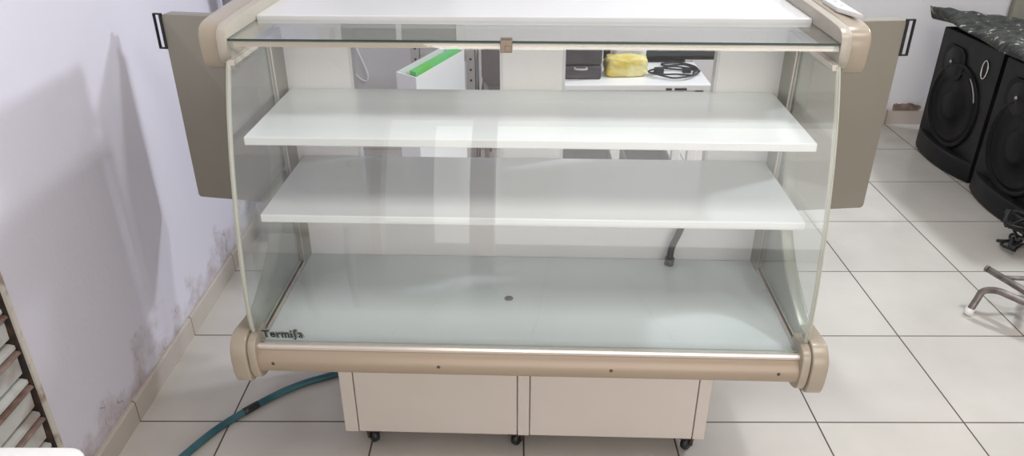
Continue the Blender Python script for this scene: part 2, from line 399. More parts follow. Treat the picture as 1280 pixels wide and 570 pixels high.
# rear frame with two door openings
rf = K(); y0, y1 = 1.963, 2.120
rf.box((-.664, y0, .480), (.664, y1, .66)); rf.box((-.664, y0, 1.125), (.664, y1, 1.194))
rf.box((-.664, y0, .66), (-.477, 1.992, 1.125)); rf.box((-.076, y0, .66), (.084, 1.992, 1.125)); rf.box((.485, y0, .66), (.664, 1.992, 1.125))
rf.box((-.664, 1.992, .66), (-.52, y1, 1.125)); rf.box((-.03, 1.992, .66), (.038, y1, 1.125)); rf.box((.528, 1.992, .66), (.664, y1, 1.125))
rfo = kb(rf, 'rear_frame', M['rear'])
for xa, xb in ((-.477, -.076), (.084, .485)):
    g = K()
    g.box((xa - .001, y0 - .003, .66), (xa + .006, 1.994, 1.125), .001); g.box((xb - .006, y0 - .003, .66), (xb + .001, 1.994, 1.125), .001)
    g.box((xa, y0 - .003, .655), (xb, 1.994, .664), .001); g.box((xa, y0 - .003, 1.121), (xb, 1.994, 1.13), .001)
    g.build('opening_trim', M['white'], rfo)
# body side panels with swooping front edge
def cap_profile():
    up = curve2([(1.462, .500), (1.470, .522), (1.500, .532), (1.565, .531), (1.65, .560), (1.735, .603), (1.812, .668), (1.856, .75), (1.876, .87), (1.880, 1.135)], 6)
    low = [(2.118, 1.13), (2.118, .405), (1.60, .400)]
    nose = curve2([(1.56, .398), (1.50, .400), (1.476, .415), (1.463, .448), (1.462, .500)], 5)[:-1]
    return up + low + nose
cp = cap_profile()
for sg in (-1, 1):
    a, b2 = sorted((sg * .666, sg * .702))
    s_ = K().prism([p for p in cp if True], 'x', a, b2, 0, .006, 3)
    kb(s_, 'side_panel', M['side'], autosmooth=True)
    # plastic nose caps over the panel's lower front corner: outer and inner shell
    def shell(dx0, dx1, gr, name, mt, back=1.64):
        f = [(back, .528 + gr * .6), (min(1.565, back - .02), .526 + gr), (1.50, .534 + gr), (1.470, .528 + gr), (1.456 - gr, .508), (1.454 - gr, .46), (1.464 - gr, .425 - gr), (1.488, .408 - gr), (min(1.54, back - .03), .402 - gr), (back, .405)]
        cc = curve2(f, 6)
        a, b2 = sorted((sg * dx0, sg * dx1))
        kb(K().prism(cc, 'x', a, b2, 0, .0035, 3), name, mt, autosmooth=True)
    shell(.648, .6685, .000, 'cap_collar', M['plastic'], 1.545)
    shell(.6695, .707, .007, 'bumper_cap', M['plastic'])
# bumper
bp_ = K(); f = curve2([(1.482, .500), (1.474, .492), (1.467, .482), (1.4615, .468), (1.462, .452), (1.467, .440), (1.480, .434)], 4) + [(1.53, .432), (1.53, .4795), (1.492, .4795)]
bp_.prism(f, 'x', -.652, .652)
bump = kb(bp_, 'bumper', M['bump'], autosmooth=True)
tr = K(); tr.prism([(1.476, .498), (1.475, .505), (1.480, .509), (1.488, .509), (1.490, .506), (1.490, .490), (1.50, .4885), (1.50, .482)], 'x', -.652, .652)
kb(tr, 'bumper_trim', M['trim'])
for x in (-.612, -.210, .204, .600):
    sc = K(); sc.lathe([(0, .003), (.0028, .0026), (.0042, .001), (.0044, -.003)], (x, 1.4622, .466), (0, -1, 0), 14)
    sc.build('screw', M['screw'], bump)

# glass: front curved pane, side panes, top pane
GP = curve2([(1.497, .506), (1.487, .56), (1.487, .61), (1.494, .69), (1.509, .79), (1.528, .88), (1.552, .975), (1.580, 1.06), (1.610, 1.13), (1.640, 1.186), (1.650, 1.2005)], 6)
def offset_curve(P, d):
    o = []
    for i in range(len(P)):
        a = Vector(P[max(i - 1, 0)]); b2 = Vector(P[min(i + 1, len(P) - 1)]); t = (b2 - a).normalized(); n_ = Vector((t.y, -t.x))
        o.append(tuple(Vector(P[i]) + n_ * d))
    return o
fg = K(); inn = offset_curve(GP, .005); xa, xb = -.662, .662
vo = [(fg._v((xa, *p)), fg._v((xb, *p))) for p in GP]; vi = [(fg._v((xa, *p)), fg._v((xb, *p))) for p in inn]
for i in range(len(GP) - 1):
    fg.face((vo[i][0], vo[i][1], vo[i + 1][1], vo[i + 1][0]), 0, True); fg.face((vi[i][1], vi[i][0], vi[i + 1][0], vi[i + 1][1]), 0, True)
    fg.face((vo[i][0], vo[i + 1][0], vi[i + 1][0], vi[i][0]), 1); fg.face((vo[i + 1][1], vo[i][1], vi[i][1], vi[i + 1][1]), 1)
fg.face((vo[-1][0], vo[-1][1], vi[-1][1], vi[-1][0]), 1); fg.face((vo[0][1], vo[0][0], vi[0][0], vi[0][1]), 1)
bmesh.ops.recalc_face_normals(fg.bm, faces=fg.bm.faces[:])
fgo = kb(fg, 'front_glass', [M['glass_front'], M['edge_pale']], autosmooth=True)
# side panes
for sg in (-1, 1):
    g = K(); a, b2 = sorted((sg * .6565, sg * .6615))
    q = [p for p in offset_curve(GP, .006)]
    q = [p for p in q if p[1] < 1.15] + [(1.624, 1.15), (1.874, 1.15), (1.894, .506)]
    A = [g._v((a, *p)) for p in q]; B = [g._v((b2, *p)) for p in q]
    g.face(A[::-1], 0); g.face(B, 0)
    for i in range(len(q)): g.face((A[i], A[(i + 1) % len(q)], B[(i + 1) % len(q)], B[i]), 1)
    bmesh.ops.recalc_face_normals(g.bm, faces=g.bm.faces[:])
    kb(g, 'side_glass', [M['glass'], M['edge_pale']])
# slim seal following the front edge of each side pane
for sg in (-1, 1):
    g = K(); path = [(sg * .6625, p[0] + .004, p[1]) for p in offset_curve(GP, .004) if p[1] < 1.16]
    g.tube(path, .0058, 8); kb(g, 'glass_seal', M['edge_pale'])
tg = K(); tg.box((-.664, 1.648, 1.2015), (.664, 1.846, 1.2065), 0)
for f_ in tg.bm.faces:
    if abs(f_.normal.z) < .5: f_.material_index = 1
tg.bm.normal_update()
for f_ in tg.bm.faces: f_.material_index = 1 if abs(f_.normal.z) < .5 else 0
kb(tg, 'top_glass', [M['glass'], M['edge_dark']])
kb(K().box((-.655, 1.656, 1.187), (.655, 1.676, 1.2005), .001), 'top_crossbar', M['crossbar'])
lt = K(); lt.box((-.064, 1.640, 1.200), (-.038, 1.665, 1.2105), .0015); lt.box((-.064, 1.637, 1.183), (-.038, 1.6455, 1.2105), .0015); lt.box((-.054, 1.634, 1.187), (-.041, 1.638, 1.198), .001)
kb(lt, 'glass_clamp', M['brass'])
# white top slab
sl = K(); sl.box((-.664, 1.842, 1.195), (.664, 2.125, 1.2165), .003)
kb(sl, 'top_slab', M['white'])
# top arms
for sg in (-1, 1):
    inner = curve2([(2.115, 1.243), (1.85, 1.240), (1.70, 1.236), (1.660, 1.229), (1.645, 1.212), (1.643, 1.18), (1.648, 1.160), (1.658, 1.150)], 6) + [(1.70, 1.142), (2.115, 1.108)]
    a, b2 = sorted((sg * .664, sg * .6865))
    kb(K().prism(inner, 'x', a, b2, 0, .002, 2), 'top_arm', M['arm'], autosmooth=True)
    outer = curve2([(2.118, 1.244), (1.86, 1.241), (1.735, 1.236), (1.688, 1.229), (1.670, 1.210), (1.668, 1.18), (1.676, 1.142), (1.70, 1.126)], 6) + [(1.80, 1.116), (2.118, 1.100)]
    a, b2 = sorted((sg * .6875, sg * .737))
    kb(K().prism(outer, 'x', a, b2, 0, .0045, 3), 'arm_cap', M['plastic'], autosmooth=True)
    # pane retaining rail on the inner face of the arm
    a, b2 = sorted((sg * .649, sg * .6645))
    kb(K().prism([(1.632, 1.164), (1.88, 1.160), (1.88, 1.150), (1.628, 1.152)], 'x', a, b2, 0, .001, 1), 'pane_rail', M['trim'])
# white hinge strip on top of the right arm
hs = K(); hs.prism([(.699, 1.80), (.729, 1.72), (.734, 1.90), (.711, 1.93), (.699, 1.90)], 'z', 1.240, 1.252, 0, .003, 2)
hs.box((.700, 1.93, 1.240), (.731, 2.06, 1.253), .003)
for yy in (1.82, 1.87): hs.cyl((.718, yy, 1.252), (.718, yy, 1.2545), .005, 12)
kb(hs, 'hinge_cover', M['white'])
# shelves
for (xa, xb, ya, yb, z) in ((-.643, .636, 1.592, 1.9625, .999), (-.634, .644, 1.589, 1.9625, .805)):
    s_ = K(); s_.box((xa, ya, z - .020), (xb, yb, z), .0025, 2)
    so_ = kb(s_, 'shelf', M['shelf'])
    for sg in (-1, 1):
        a, b2 = sorted((sg * .628, sg * .648)); K().prism([(1.70, z - .021), (1.9, z - .021), (1.9, z - .040), (1.86, z - .040)], 'x', a, b2).build('shelf_bracket', M['steel'], so_)
# opened rear doors
def rear_door(sg, width, ang):
    hinge = Vector((sg * .668, 2.135, 0))
    d = Vector((sg * math.cos(ang), math.sin(ang), 0)); n_ = Vector((-sg * math.sin(ang), math.cos(ang), 0))
    X = Matrix(((d.x, n_.x, 0, hinge.x), (d.y, n_.y, 0, hinge.y), (0, 0, 1, 0), (0, 0, 0, 1)))
    t = bmesh.new(); z0, z1 = .558, 1.141; r_ = .012; pts = []
    for (px, pz, a0) in ((width - r_, z1 - r_, 0), (0 + r_, z1 - r_, PI / 2), (r_, z0 + r_, PI), (width - r_, z0 + r_, 3 * PI / 2)):
        for k in range(5): pts.append((px + r_ * math.cos(a0 + k * PI / 8), pz + r_ * math.sin(a0 + k * PI / 8)))
    mb = MB(); mb.prism(pts, 'y', 0, .045, 0, .004, 2)
    for v in mb.bm.verts: v.co = (X @ v.co) - Vector((0, OY, 0))
    bmesh.ops.recalc_face_normals(mb.bm, faces=mb.bm.faces[:])
    dr_ = kb(mb, 'rear_door', M['door'], autosmooth=True)
    h = MB(); w0, w1 = width + .0005, width + .0235; zt, zb = 1.143, 1.040; e_ = .004
    h.box((w0, -.004, zt - e_), (w1, .006, zt), .001); h.box((w0, -.004, zb), (w1, .006, zb + e_), .001)
    h.box((w1 - e_, -.004, zb), (w1, .006, zt), .001); h.box((w0 - .003, -.004, zb), (w0 + e_, .006, zt), .001)
    for v in h.bm.verts: v.co = (X @ v.co) - Vector((0, OY, 0))
    bmesh.ops.recalc_face_normals(h.bm, faces=h.bm.faces[:])
    h.build('handle', M['black'], dr_)
    for zz in (.64, 1.06):
        hg = MB(); hg.cyl((-.006, .006, zz - .03), (-.006, .006, zz + .03), .007, 12)
        for v in hg.bm.verts: v.co = (X @ v.co) - Vector((0, OY, 0))
        hg.build('hinge', M['steel'], dr_)
rear_door(-1, .411, math.radians(8.6)); rear_door(1, .380, math.radians(7.5))
# maker's logo sticker on the glass, lower left
def gy(z):
    for i in range(len(GP) - 1):
        if GP[i][1] <= z <= GP[i + 1][1]:
            t = (z - GP[i][1]) / (GP[i + 1][1] - GP[i][1]); return GP[i][0] + t * (GP[i + 1][0] - GP[i][0])
    return GP[0][0]
x_l = -.641
zl = .5235
def text_mesh(off, ext):
    c_ = bpy.data.curves.new('lettering', 'FONT'); c_.body = 'Termi\u0283a'; c_.size = .0315; c_.extrude = ext; c_.offset = off; c_.space_character = 1.12
    tmp = bpy.data.objects.new('tmp', c_); C.objects.link(tmp); bpy.context.view_layer.update()
    m_ = bpy.data.meshes.new_from_object(tmp.evaluated_get(bpy.context.evaluated_depsgraph_get())); bpy.data.objects.remove(tmp); return m_
def ly(z): return gy(.524) + (z - .524) * (gy(.546) - gy(.524)) / .022
me = text_mesh(.0006, .0003); me2 = text_mesh(.0036, .0002)
sx = .098 / (max(v.co.x for v in me.vertices) - min(v.co.x for v in me.vertices)); x_l = -.637
for v in me2.vertices:
    x, y, z = v.co.x * sx, v.co.y, v.co.z; zz = zl + y; v.co = (x_l + x, ly(zz) - .0012 - z - OY, zz)
me2.materials.clear(); me2.materials.append(M['logo_back'])
sto = bpy.data.objects.new('logo_sticker', me2); C.objects.link(sto); sto.parent = fgo
for v in me.vertices:
    x, y, z = v.co.x * sx, v.co.y, v.co.z
    zz = zl + y; v.co = (x_l + x, ly(zz) - .0022 - z - OY, zz)
me.materials.clear(); me.materials.append(M['logo_text'])
lo = bpy.data.objects.new('lettering', me); C.objects.link(lo); lo.parent = fgo

# black hose coming in through the rear opening
bh = K(); bh.tube(smooth_path([(.408, 1.930, .4995), (.411, 1.932, .545), (.430, 1.936, .60), (.445, 1.938, .66), (.450, 1.965, .695), (.448, 2.05, .700), (.448, 2.115, .695), (.445, 2.150, .64), (.44, 2.155, .40), (.43, 2.16, .14)], 8), .0095, 12)
bho = kb(bh, 'drain_hose', M['black']); bho['label'] = 'short black rubber hose'
bc = K(); bc.tube([(.407, 1.929, .4895), (.409, 1.9305, .512)], .0135, 14); bc.build('hose_collar', M['black'], bho)

# ------------------------------------------------------------------ blue hose on the floor
hp = [(-1.02, 1.35), (-.985, 1.55), (-.944, 1.66), (-.881, 1.773), (-.774, 1.895), (-.69, 1.962), (-.588, 2.015), (-.46, 2.09), (-.30, 2.18), (-.1, 2.24)]
hz = .0115
path = smooth_path([(x, y, hz) for x, y in hp], 10)
h_ = MB(); h_.tube(path, .0112, 12)
ho = h_.build('garden_hose', M['hose']); tag(ho, 'blue green garden hose lying on floor tiles and running under the case', 'hose')
i0 = min(range(len(path)), key=lambda i: (path[i] - Vector((-.812, 1.855, hz))).length)
MB().tube(path[i0 - 2:i0 + 2], .0121, 12).build('dark_band', M['hoseband'], ho)

# ------------------------------------------------------------------ white plastic table, near left corner
t = thing('plastic_table', 'white plastic table with rounded corner at the lower left of the photo', 'table', (-.9, .62, 0))
def rrect(x0, y0, x1, y1, r_, n=6):
    o = []
    for (px, py, a0) in ((x1 - r_, y1 - r_, 0), (x0 + r_, y1 - r_, PI / 2), (x0 + r_, y0 + r_, PI), (x1 - r_, y0 + r_, 3 * PI / 2)):
        for k in range(n + 1): o.append((px + r_ * math.cos(a0 + k * PI / 2 / n), py + r_ * math.sin(a0 + k * PI / 2 / n)))
    return o
mb = MB((-.9, .62, 0)); mb.prism(rrect(-1.12, .3, -.668, .905, .035), 'z', .715, .75, 0, .008, 3); mb.build('table_top', M['sheet'], t, autosmooth=True)
for x in (-1.08, -.71):
    for y in (.345, .86):
        mb = MB((-.9, .62, 0)); mb.tube([(x, y, 0), (x, y, .716)], [.016, .022], 12); mb.build('leg', M['sheet'], t)

# ------------------------------------------------------------------ speakers
def speaker(name, label, y0, y1, xf, zt, full):
    yc = (y0 + y1) / 2; t = thing(name, label, 'loudspeaker', (xf + .22, yc, 0), 0, 'black loudspeakers by the right')
    off = (xf + .22, yc, 0)
    mb = MB(off); mb.prism([(xf, y0), (xf + .05, y0 - 0), (xf + .40, y0 + .06), (xf + .40, y1 - .06), (xf + .05, y1), (xf, y1)], 'z', .0, zt, 0, .006, 2); mb.build('cabinet', M['blackgloss'], t)
    # bulging plinth
    pl = [(xf - .0, y0), *[(xf - .055 * math.sin(PI * k / 10) ** .7, y0 + (y1 - y0) * k / 10) for k in range(1, 10)], (xf, y1)]
    mb = MB(off); mb.prism(pl + [(xf + .02, y1 - .001), (xf + .02, y0 + .001)], 'z', .002, .105, 0, .012, 3); mb.build('plinth', M['blackgloss'], t, autosmooth=True)
    wc = (xf - .001, yc + .02, zt * .47)
    mb = MB(off); mb.lathe([(.225, -.001), (.225, .010), (.214, .014), (.203, .006), (.198, -.0005), (.19, .004), (.178, .008), (.165, -.0), (.08, -.02 + .0205), (.078, .012), (.05, .022), (0, .026)], wc, (-1, 0, 0), 40); wo_ = mb.build('woofer', M['cone'], t)
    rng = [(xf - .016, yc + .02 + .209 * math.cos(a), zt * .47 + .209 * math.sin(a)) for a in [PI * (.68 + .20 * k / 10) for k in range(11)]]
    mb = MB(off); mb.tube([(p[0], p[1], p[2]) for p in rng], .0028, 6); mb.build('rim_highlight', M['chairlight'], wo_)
    # horn tweeter
    hc = (xf, y1 - .17, zt * .78)
    mb = MB(off)
    mb.prism([(p[0], p[1]) for p in rrect(y1 - .17 - .105, zt * .78 - .085, y1 - .17 + .105, zt * .78 + .085, .06)], 'x', xf - .010, xf + .002, 0, .003, 2)
    ho_ = mb.build('horn_plate', M['cone'], t)
    mb = MB(off); mb.lathe([(.075, 0), (.070, .004), (.03, .001), (.018, .006), (0, .012)], (xf - .010, y1 - .17, zt * .78), (-1, 0, 0), 28); mb.build('tweeter', M['blackgloss'], ho_)
    mb = MB(off); mb.lathe([(.0, .006), (.006, .005), (.008, .0)], (xf - .0205, y1 - .17, zt * .785), (-1, 0, 0), 14); mb.build('tweeter_tip', M['chairlight'], ho_)
    pc = (y0 + .112, zt * .835)
    ring = [(xf - .004, pc[0] + .024 * math.cos(a), pc[1] + .045 * math.sin(a)) for a in [2 * PI * k / 28 for k in range(29)]]
    mb = MB(off); mb.prism([(p[1], p[2]) for p in ring[:-1]], 'x', xf - .003, xf + .002); pt = mb.build('bass_port', M['cone'], t)
    mb = MB(off); mb.tube(ring, .0035, 8, caps=False); mb.build('port_ring', M['chrome'], pt)
    return t
speaker('speaker', 'black loudspeaker with silver ringed port standing further back beside the wall', 3.575, 4.135, 2.315, .672, True)
speaker('speaker', 'black loudspeaker nearer the camera, cut off by the right edge', 2.96, 3.52, 2.30, .672, True)

# camouflage padded cloth on the speakers
mb = MB((2.5, 3.8, .675)); nx, ny = 34, 46
def outline(v):
    """left edge x and right edge x of the cloth at parameter v along y"""
    y = 4.30 - v * 1.45
    ks = [(4.32, 2.30, 2.33), (4.22, 2.27, 2.45), (4.07, 2.262, 2.62), (3.90, 2.25, 2.70), (3.65, 2.235, 2.73), (3.44, 2.20, 2.74), (3.20, 2.215, 2.74), (2.84, 2.24, 2.73)]
    for a, b2 in zip(ks, ks[1:]):
        if a[0] >= y >= b2[0]:
            t_ = (a[0] - y) / (a[0] - b2[0]); return y, a[1] + t_ * (b2[1] - a[1]), a[2] + t_ * (b2[2] - a[2])
    return y, ks[-1][1], ks[-1][2]
top = []; bot = []
for j in range(ny + 1):
    y, xa, xb = outline(j / ny); rt = []; rb = []
    for i in range(nx + 1):
        u = i / nx; x = xa + u * (xb - xa)
        e_ = min(1, min(u, 1 - u) * 6) ** .5 * min(1, min(j / ny, 1 - j / ny) * 8 + .05) ** .5
        w_ = noise.noise(Vector((x * 6, y * 4, 1))) * .035 + noise.noise(Vector((x * 16, y * 13, 5))) * .014
        fold = .018 * math.sin(9 * (x * .8 + y * 1.1)) 
        lift = .040 * max(0, 1 - u / .35) ** 1.3 + .03 * max(0, 1 - u / .5) * max(0, 1 - (j / ny) / .3); z_ = .676 + lift + .004 + e_ * (.052 + w_ + fold * .6)
        rt.append(mb._v((x, y, z_))); rb.append(mb._v((x, y, .676 + lift)))
    top.append(rt); bot.append(rb)
for j in range(ny):
    for i in range(nx):
        mb.face((top[j][i], top[j][i + 1], top[j + 1][i + 1], top[j + 1][i]), 0, True); mb.face((bot[j][i], bot[j + 1][i], bot[j + 1][i + 1], bot[j][i + 1]), 0)
for j in range(ny):
    mb.face((top[j][0], top[j + 1][0], bot[j + 1][0], bot[j][0])); mb.face((top[j][nx], bot[j][nx], bot[j + 1][nx], top[j + 1][nx]))
for i in range(nx):
    mb.face((top[0][i], bot[0][i], bot[0][i + 1], top[0][i + 1])); mb.face((top[ny][i], top[ny][i + 1], bot[ny][i + 1], bot[ny][i]))
bmesh.ops.recalc_face_normals(mb.bm, faces=mb.bm.faces[:])
tag(mb.build('camouflage_cloth', M['camo'], loc=(2.5, 3.8, .675)), 'dark camouflage padded cloth spread over the loudspeakers', 'cloth')

# tangled black cables in front of the near speaker
mb = MB((2.15, 2.87, 0)); pts = []
for k in range(70):
    a = k * .75; pts.append((2.15 + .05 * math.cos(a) + .02 * math.sin(a * 2.3), 2.87 + .06 * math.sin(a * 1.1) + .02 * math.cos(k), .012 + .11 * abs(noise.noise(Vector((k * .37, 2, 1)))) + .0022 * k))
pts[0] = (2.12, 2.95, .008); pts[-1] = (2.22, 2.80, .008)
mb.tube(smooth_path(pts, 4), .006, 7)
tag(mb.build('cable_tangle', M['black'], loc=(2.15, 2.87, 0)), 'tangled bundle of black cables on the floor by the near speaker', 'cables')

# folding tubular stand at right
o_ = (2.05, 2.35, 0)
t = thing('folding_stand', 'grey tubular folding stand lying on the tiles at the right edge', 'stand', o_)
r_ = .0125
mb = MB(o_); mb.tube(smooth_path([(1.700, 2.385, .012), (1.722, 2.395, .060), (1.735, 2.395, .095), (1.765, 2.37, .113), (1.80, 2.33, .112), (1.90, 2.215, .100), (2.10, 2.0, .08), (2.30, 1.80, .05), (2.36, 1.77, .012)], 8), r_, 12); mb.build('bent_tube', M['rackmetal'], t)
mb = MB(o_); mb.tube([(1.698, 2.384, 0.0), (1.704, 2.387, .026)], .016, 14); mb.build('foot_cap', M['sheet'], t)
mb = MB(o_); mb.tube([(1.787, 2.476, .14), (1.835, 2.375, .13), (1.90, 2.24, .115), (2.12, 1.80, .08), (2.20, 1.66, .0125)], r_, 12)
mb.tube([(1.786, 2.478, .1405), (1.782, 2.486, .141)], .0135, 12); mb.build('straight_tube', M['rackmetal'], t)
mb = MB(o_); mb.tube([(1.812, 2.424, .136), (1.98, 2.425, .130), (2.35, 2.43, .12), (2.40, 2.43, .0125)], .009, 10); mb.build('cross_tube', M['rackmetal'], t)
mb = MB(o_); mb.tube([(1.80, 2.33, .112), (1.90, 2.30, .112), (2.25, 2.30, .105)], .009, 10); mb.build('cross_tube', M['rackmetal'], t)
mb = MB(o_); mb.tube([(1.868, 2.30, .128), (1.95, 2.42, .132), (2.05, 2.56, .130), (2.15, 2.70, .0125)], r_, 12); mb.build('diagonal_tube', M['rackmetal'], t)

# ------------------------------------------------------------------ things seen through the rear openings
t = thing('white_table', 'white laminate table behind the display case carrying bags and a cable', 'table', (.35, 3.0, 0))
o_ = (.35, 3.0, 0)
MB(o_).box((-.04, 2.74, .752), (.728, 3.09, .775), .004).build('table_top', M['tablewhite'], t)
mb = MB(o_); mb.box((-.02, 2.755, .70), (.705, 2.77, .752)); mb.box((-.02, 3.055, .70), (.705, 3.07, .752)); mb.box((-.02, 2.77, .70), (-.005, 3.055, .752)); mb.box((.69, 2.77, .70), (.705, 3.055, .752)); mb.build('apron', M['tablewhite'], t)
for x in (-.02, .67):
    for y in (2.755, 3.03): MB(o_).box((x, y, 0), (x + .035, y + .035, .752), .003).build('leg', M['tablewhite'], t)
for x, w_ in ((.56, .022), (.592, .045)):
    mb = MB(o_); mb.box((x, 2.7375, .754), (x + w_, 2.7405, .762)); mb.build('sticker', M['black'], t)
zt = .775
# dark hard case
t = thing('tool_case', 'dark grey hard case standing on the white table beside the yellow bag', 'case', (.225, 2.9, zt)); o_ = (.225, 2.9, zt)
MB(o_).box((.085, 2.805, zt), (.326, 2.99, zt + .052), .008, 3).build('case_base', M['case'], t)
MB(o_).box((.085, 2.805, zt + .054), (.326, 2.99, zt + .13), .010, 3).build('case_lid', M['case'], t)
mb = MB(o_); mb.tube(smooth_path([(.225, 2.806, zt + .046), (.228, 2.790, zt + .044), (.265, 2.788, zt + .044), (.268, 2.806, zt + .046)], 5), .004, 8); mb.build('case_handle', M['chairlight'], t)
# bags
def bag(name, label, cat, c, dim, m_, seed, rz=0):
    b_ = bmesh.new(); bmesh.ops.create_cube(b_, size=2); bmesh.ops.subdivide_edges(b_, edges=b_.edges[:], cuts=14, use_grid_fill=True)
    for v in b_.verts:
        p = v.co.copy(); L_ = (abs(p.x) ** 5 + abs(p.y) ** 5 + abs(p.z) ** 5) ** .2; p /= L_
        n_ = noise.noise(p * 2.2 + Vector((seed, 0, 0))) * .10 + noise.noise(p * 6 + Vector((seed, 3, 0))) * .05 + .02 * math.sin(14 * (p.x + .6 * p.z + .3 * noise.noise(p * 3)))
        p *= (1 + n_)
        v.co = Vector((p.x * dim[0] / 2, p.y * dim[1] / 2, max(p.z, -.95) * dim[2] / 2 + dim[2] / 2 * .95))
    me_ = bpy.data.meshes.new(name); b_.to_mesh(me_); b_.free(); me_.materials.append(m_)
    me_.polygons.foreach_set('use_smooth', [True] * len(me_.polygons))
    ob = bpy.data.objects.new(name, me_); C.objects.link(ob); ob.location = c; ob.rotation_euler = (0, 0, rz)
    tag(ob, label, cat); return ob
bag('plastic_bag', 'yellow plastic wrapped packet on the white table', 'bag', (.424, 2.875, zt), (.158, .09, .076), M['yellow'], 2, .06)
bag('plastic_bag', 'white plastic bag bunched up behind the yellow packet', 'bag', (.450, 3.0, zt), (.13, .08, .17), M['bagwhite'], 9)
# coil of black cable on the table
mb = MB((.63, 2.90, zt)); pts = []
for k in range(32):
    a = k * 2 * PI / 15; rx = .088 + .012 * math.sin(k * 1.7); ry = .065 + .012 * math.cos(k * 1.1)
    pts.append((.612 + rx * math.cos(a) + .006 * math.sin(k), 2.865 + ry * math.sin(a), zt + .005 + .0004 * k + .004 * abs(math.sin(k * .9))))
pts += [(.66, 2.94, zt + .02), (.60, 2.975, zt + .006), (.59, 3.01, zt + .005), (.66, 3.02, zt + .005), (.705, 2.98, zt + .005), (.716, 2.93, zt + .005), (.69, 2.885, zt + .008)]
mb.tube(smooth_path(pts, 5), .0034, 7); cb = mb.build('power_cable', M['black'], loc=(.63, 2.90, zt)); tag(cb, 'coiled black power cable with plug on the white table', 'cable')
MB((.63, 2.90, zt)).box((.535, 2.865, zt + .004), (.572, 2.888, zt + .026), .004, 2).build('plug', M['black'], cb)
MB((.63, 2.90, zt)).box((.640, 2.850, zt + .010), (.673, 2.872, zt + .030), .004, 2).build('plug', M['black'], cb)
# black flat screen leaning behind the table
t = thing('television', 'black flat television standing behind the cable coil on the white table', 'television', (.60, 3.07, zt)); o_ = (.60, 3.07, zt)
MB(o_).box((.36, 3.052, zt + .008), (.86, 3.074, zt + .21), .004).build('screen_frame', M['blackgloss'], t)
MB(o_).box((.368, 3.0495, zt + .026), (.852, 3.053, zt + .202)).build('screen', M['indark'], t)
mb = MB(o_); mb.box((.52, 3.045, zt), (.69, 3.088, zt + .009), .002); mb.build('stand_base', M['blackgloss'], t)
# dark crates under and beside the table
def crate(c, s, lab, m_=None):
    t = thing('storage_crate', lab, 'crate', (c[0], c[1], 0)); o_ = (c[0], c[1], 0); x, y = c; w_, d_, h_ = s
    mb = MB(o_); th = .006
    mb.box((x - w_ / 2, y - d_ / 2, 0), (x + w_ / 2, y + d_ / 2, th))
    for sg in (-1, 1):
        mb.box((x + sg * (w_ / 2 - th / 2) - th / 2, y - d_ / 2, 0), (x + sg * (w_ / 2 - th / 2) + th / 2, y + d_ / 2, h_)); mb.box((x - w_ / 2, y + sg * (d_ / 2 - th / 2) - th / 2, 0), (x + w_ / 2, y + sg * (d_ / 2 - th / 2) + th / 2, h_))
    mb.build('crate_body', m_ or M['crate'], t)
    mb = MB(o_); r2 = .008
    mb.tube([(x - w_ / 2, y - d_ / 2, h_), (x + w_ / 2, y - d_ / 2, h_), (x + w_ / 2, y + d_ / 2, h_), (x - w_ / 2, y + d_ / 2, h_), (x - w_ / 2, y - d_ / 2, h_ - .0001)], r2, 6); mb.build('crate_rim', m_ or M['crate'], t)
crate((.22, 2.92), (.36, .26, .40), 'dark grey crate under the left half of the white table')
crate((.54, 2.92), (.18, .26, .42), 'dark grey narrow crate under the right end of the white table')

# white cabinet with green folder
t = thing('carton', 'tall narrow white open carton holding a green folder behind the case', 'box', (-.37, 3.3, 0), 0); o_ = (-.37, 3.3, 0)
P0 = Vector((-.410, 3.085)); P1 = Vector((-.504, 3.168)); dv = (Vector((-.237, 3.538)) - P0)
P2 = P1 + dv; P3 = P0 + dv
def quadring(P, z0, z1, th, mb, mi=0):
    ctr = sum(P, Vector((0, 0))) / 4
    inn_ = [p + (ctr - p).normalized() * th * 1.6 for p in P]
    for i in range(4):
        a, b2, c2, d2 = P[i], P[(i + 1) % 4], inn_[(i + 1) % 4], inn_[i]
        mb.prism([tuple(a), tuple(b2), tuple(c2), tuple(d2)], 'z', z0, z1, mi)
mb = MB(o_); quadring([P0, P1, P2, P3], 0, .70, .006, mb); mb.prism([tuple(p) for p in (P0, P1, P2, P3)], 'z', .0, .01); mb.build('carton_wall', M['tablewhite'], t)
ctr = (P0 + P1 + P2 + P3) / 4
un = dv.normalized(); wn_ = (P1 - P0).normalized()
mb = MB((ctr.x, ctr.y, .012))
g0 = P0 + un * .012 + wn_ * .010
def strip(a0, a1, w0, w1): return [tuple(P0 + un * a0 + wn_ * w0), tuple(P0 + un * a1 + wn_ * w0), tuple(P0 + un * a1 + wn_ * w1), tuple(P0 + un * a0 + wn_ * w1)]
L_ = dv.length
mb.prism(strip(.02, L_ - .03, .012, .050), 'z', .012, .715); gf = mb.build('folder', M['green'], loc=(ctr.x, ctr.y, .012)); tag(gf, 'bright green folder standing inside the white carton', 'folder')
MB((ctr.x, ctr.y, .012)).prism(strip(.02, .035, .055, .10), 'z', .012, .66).build('folder_tab', M['green'], gf)

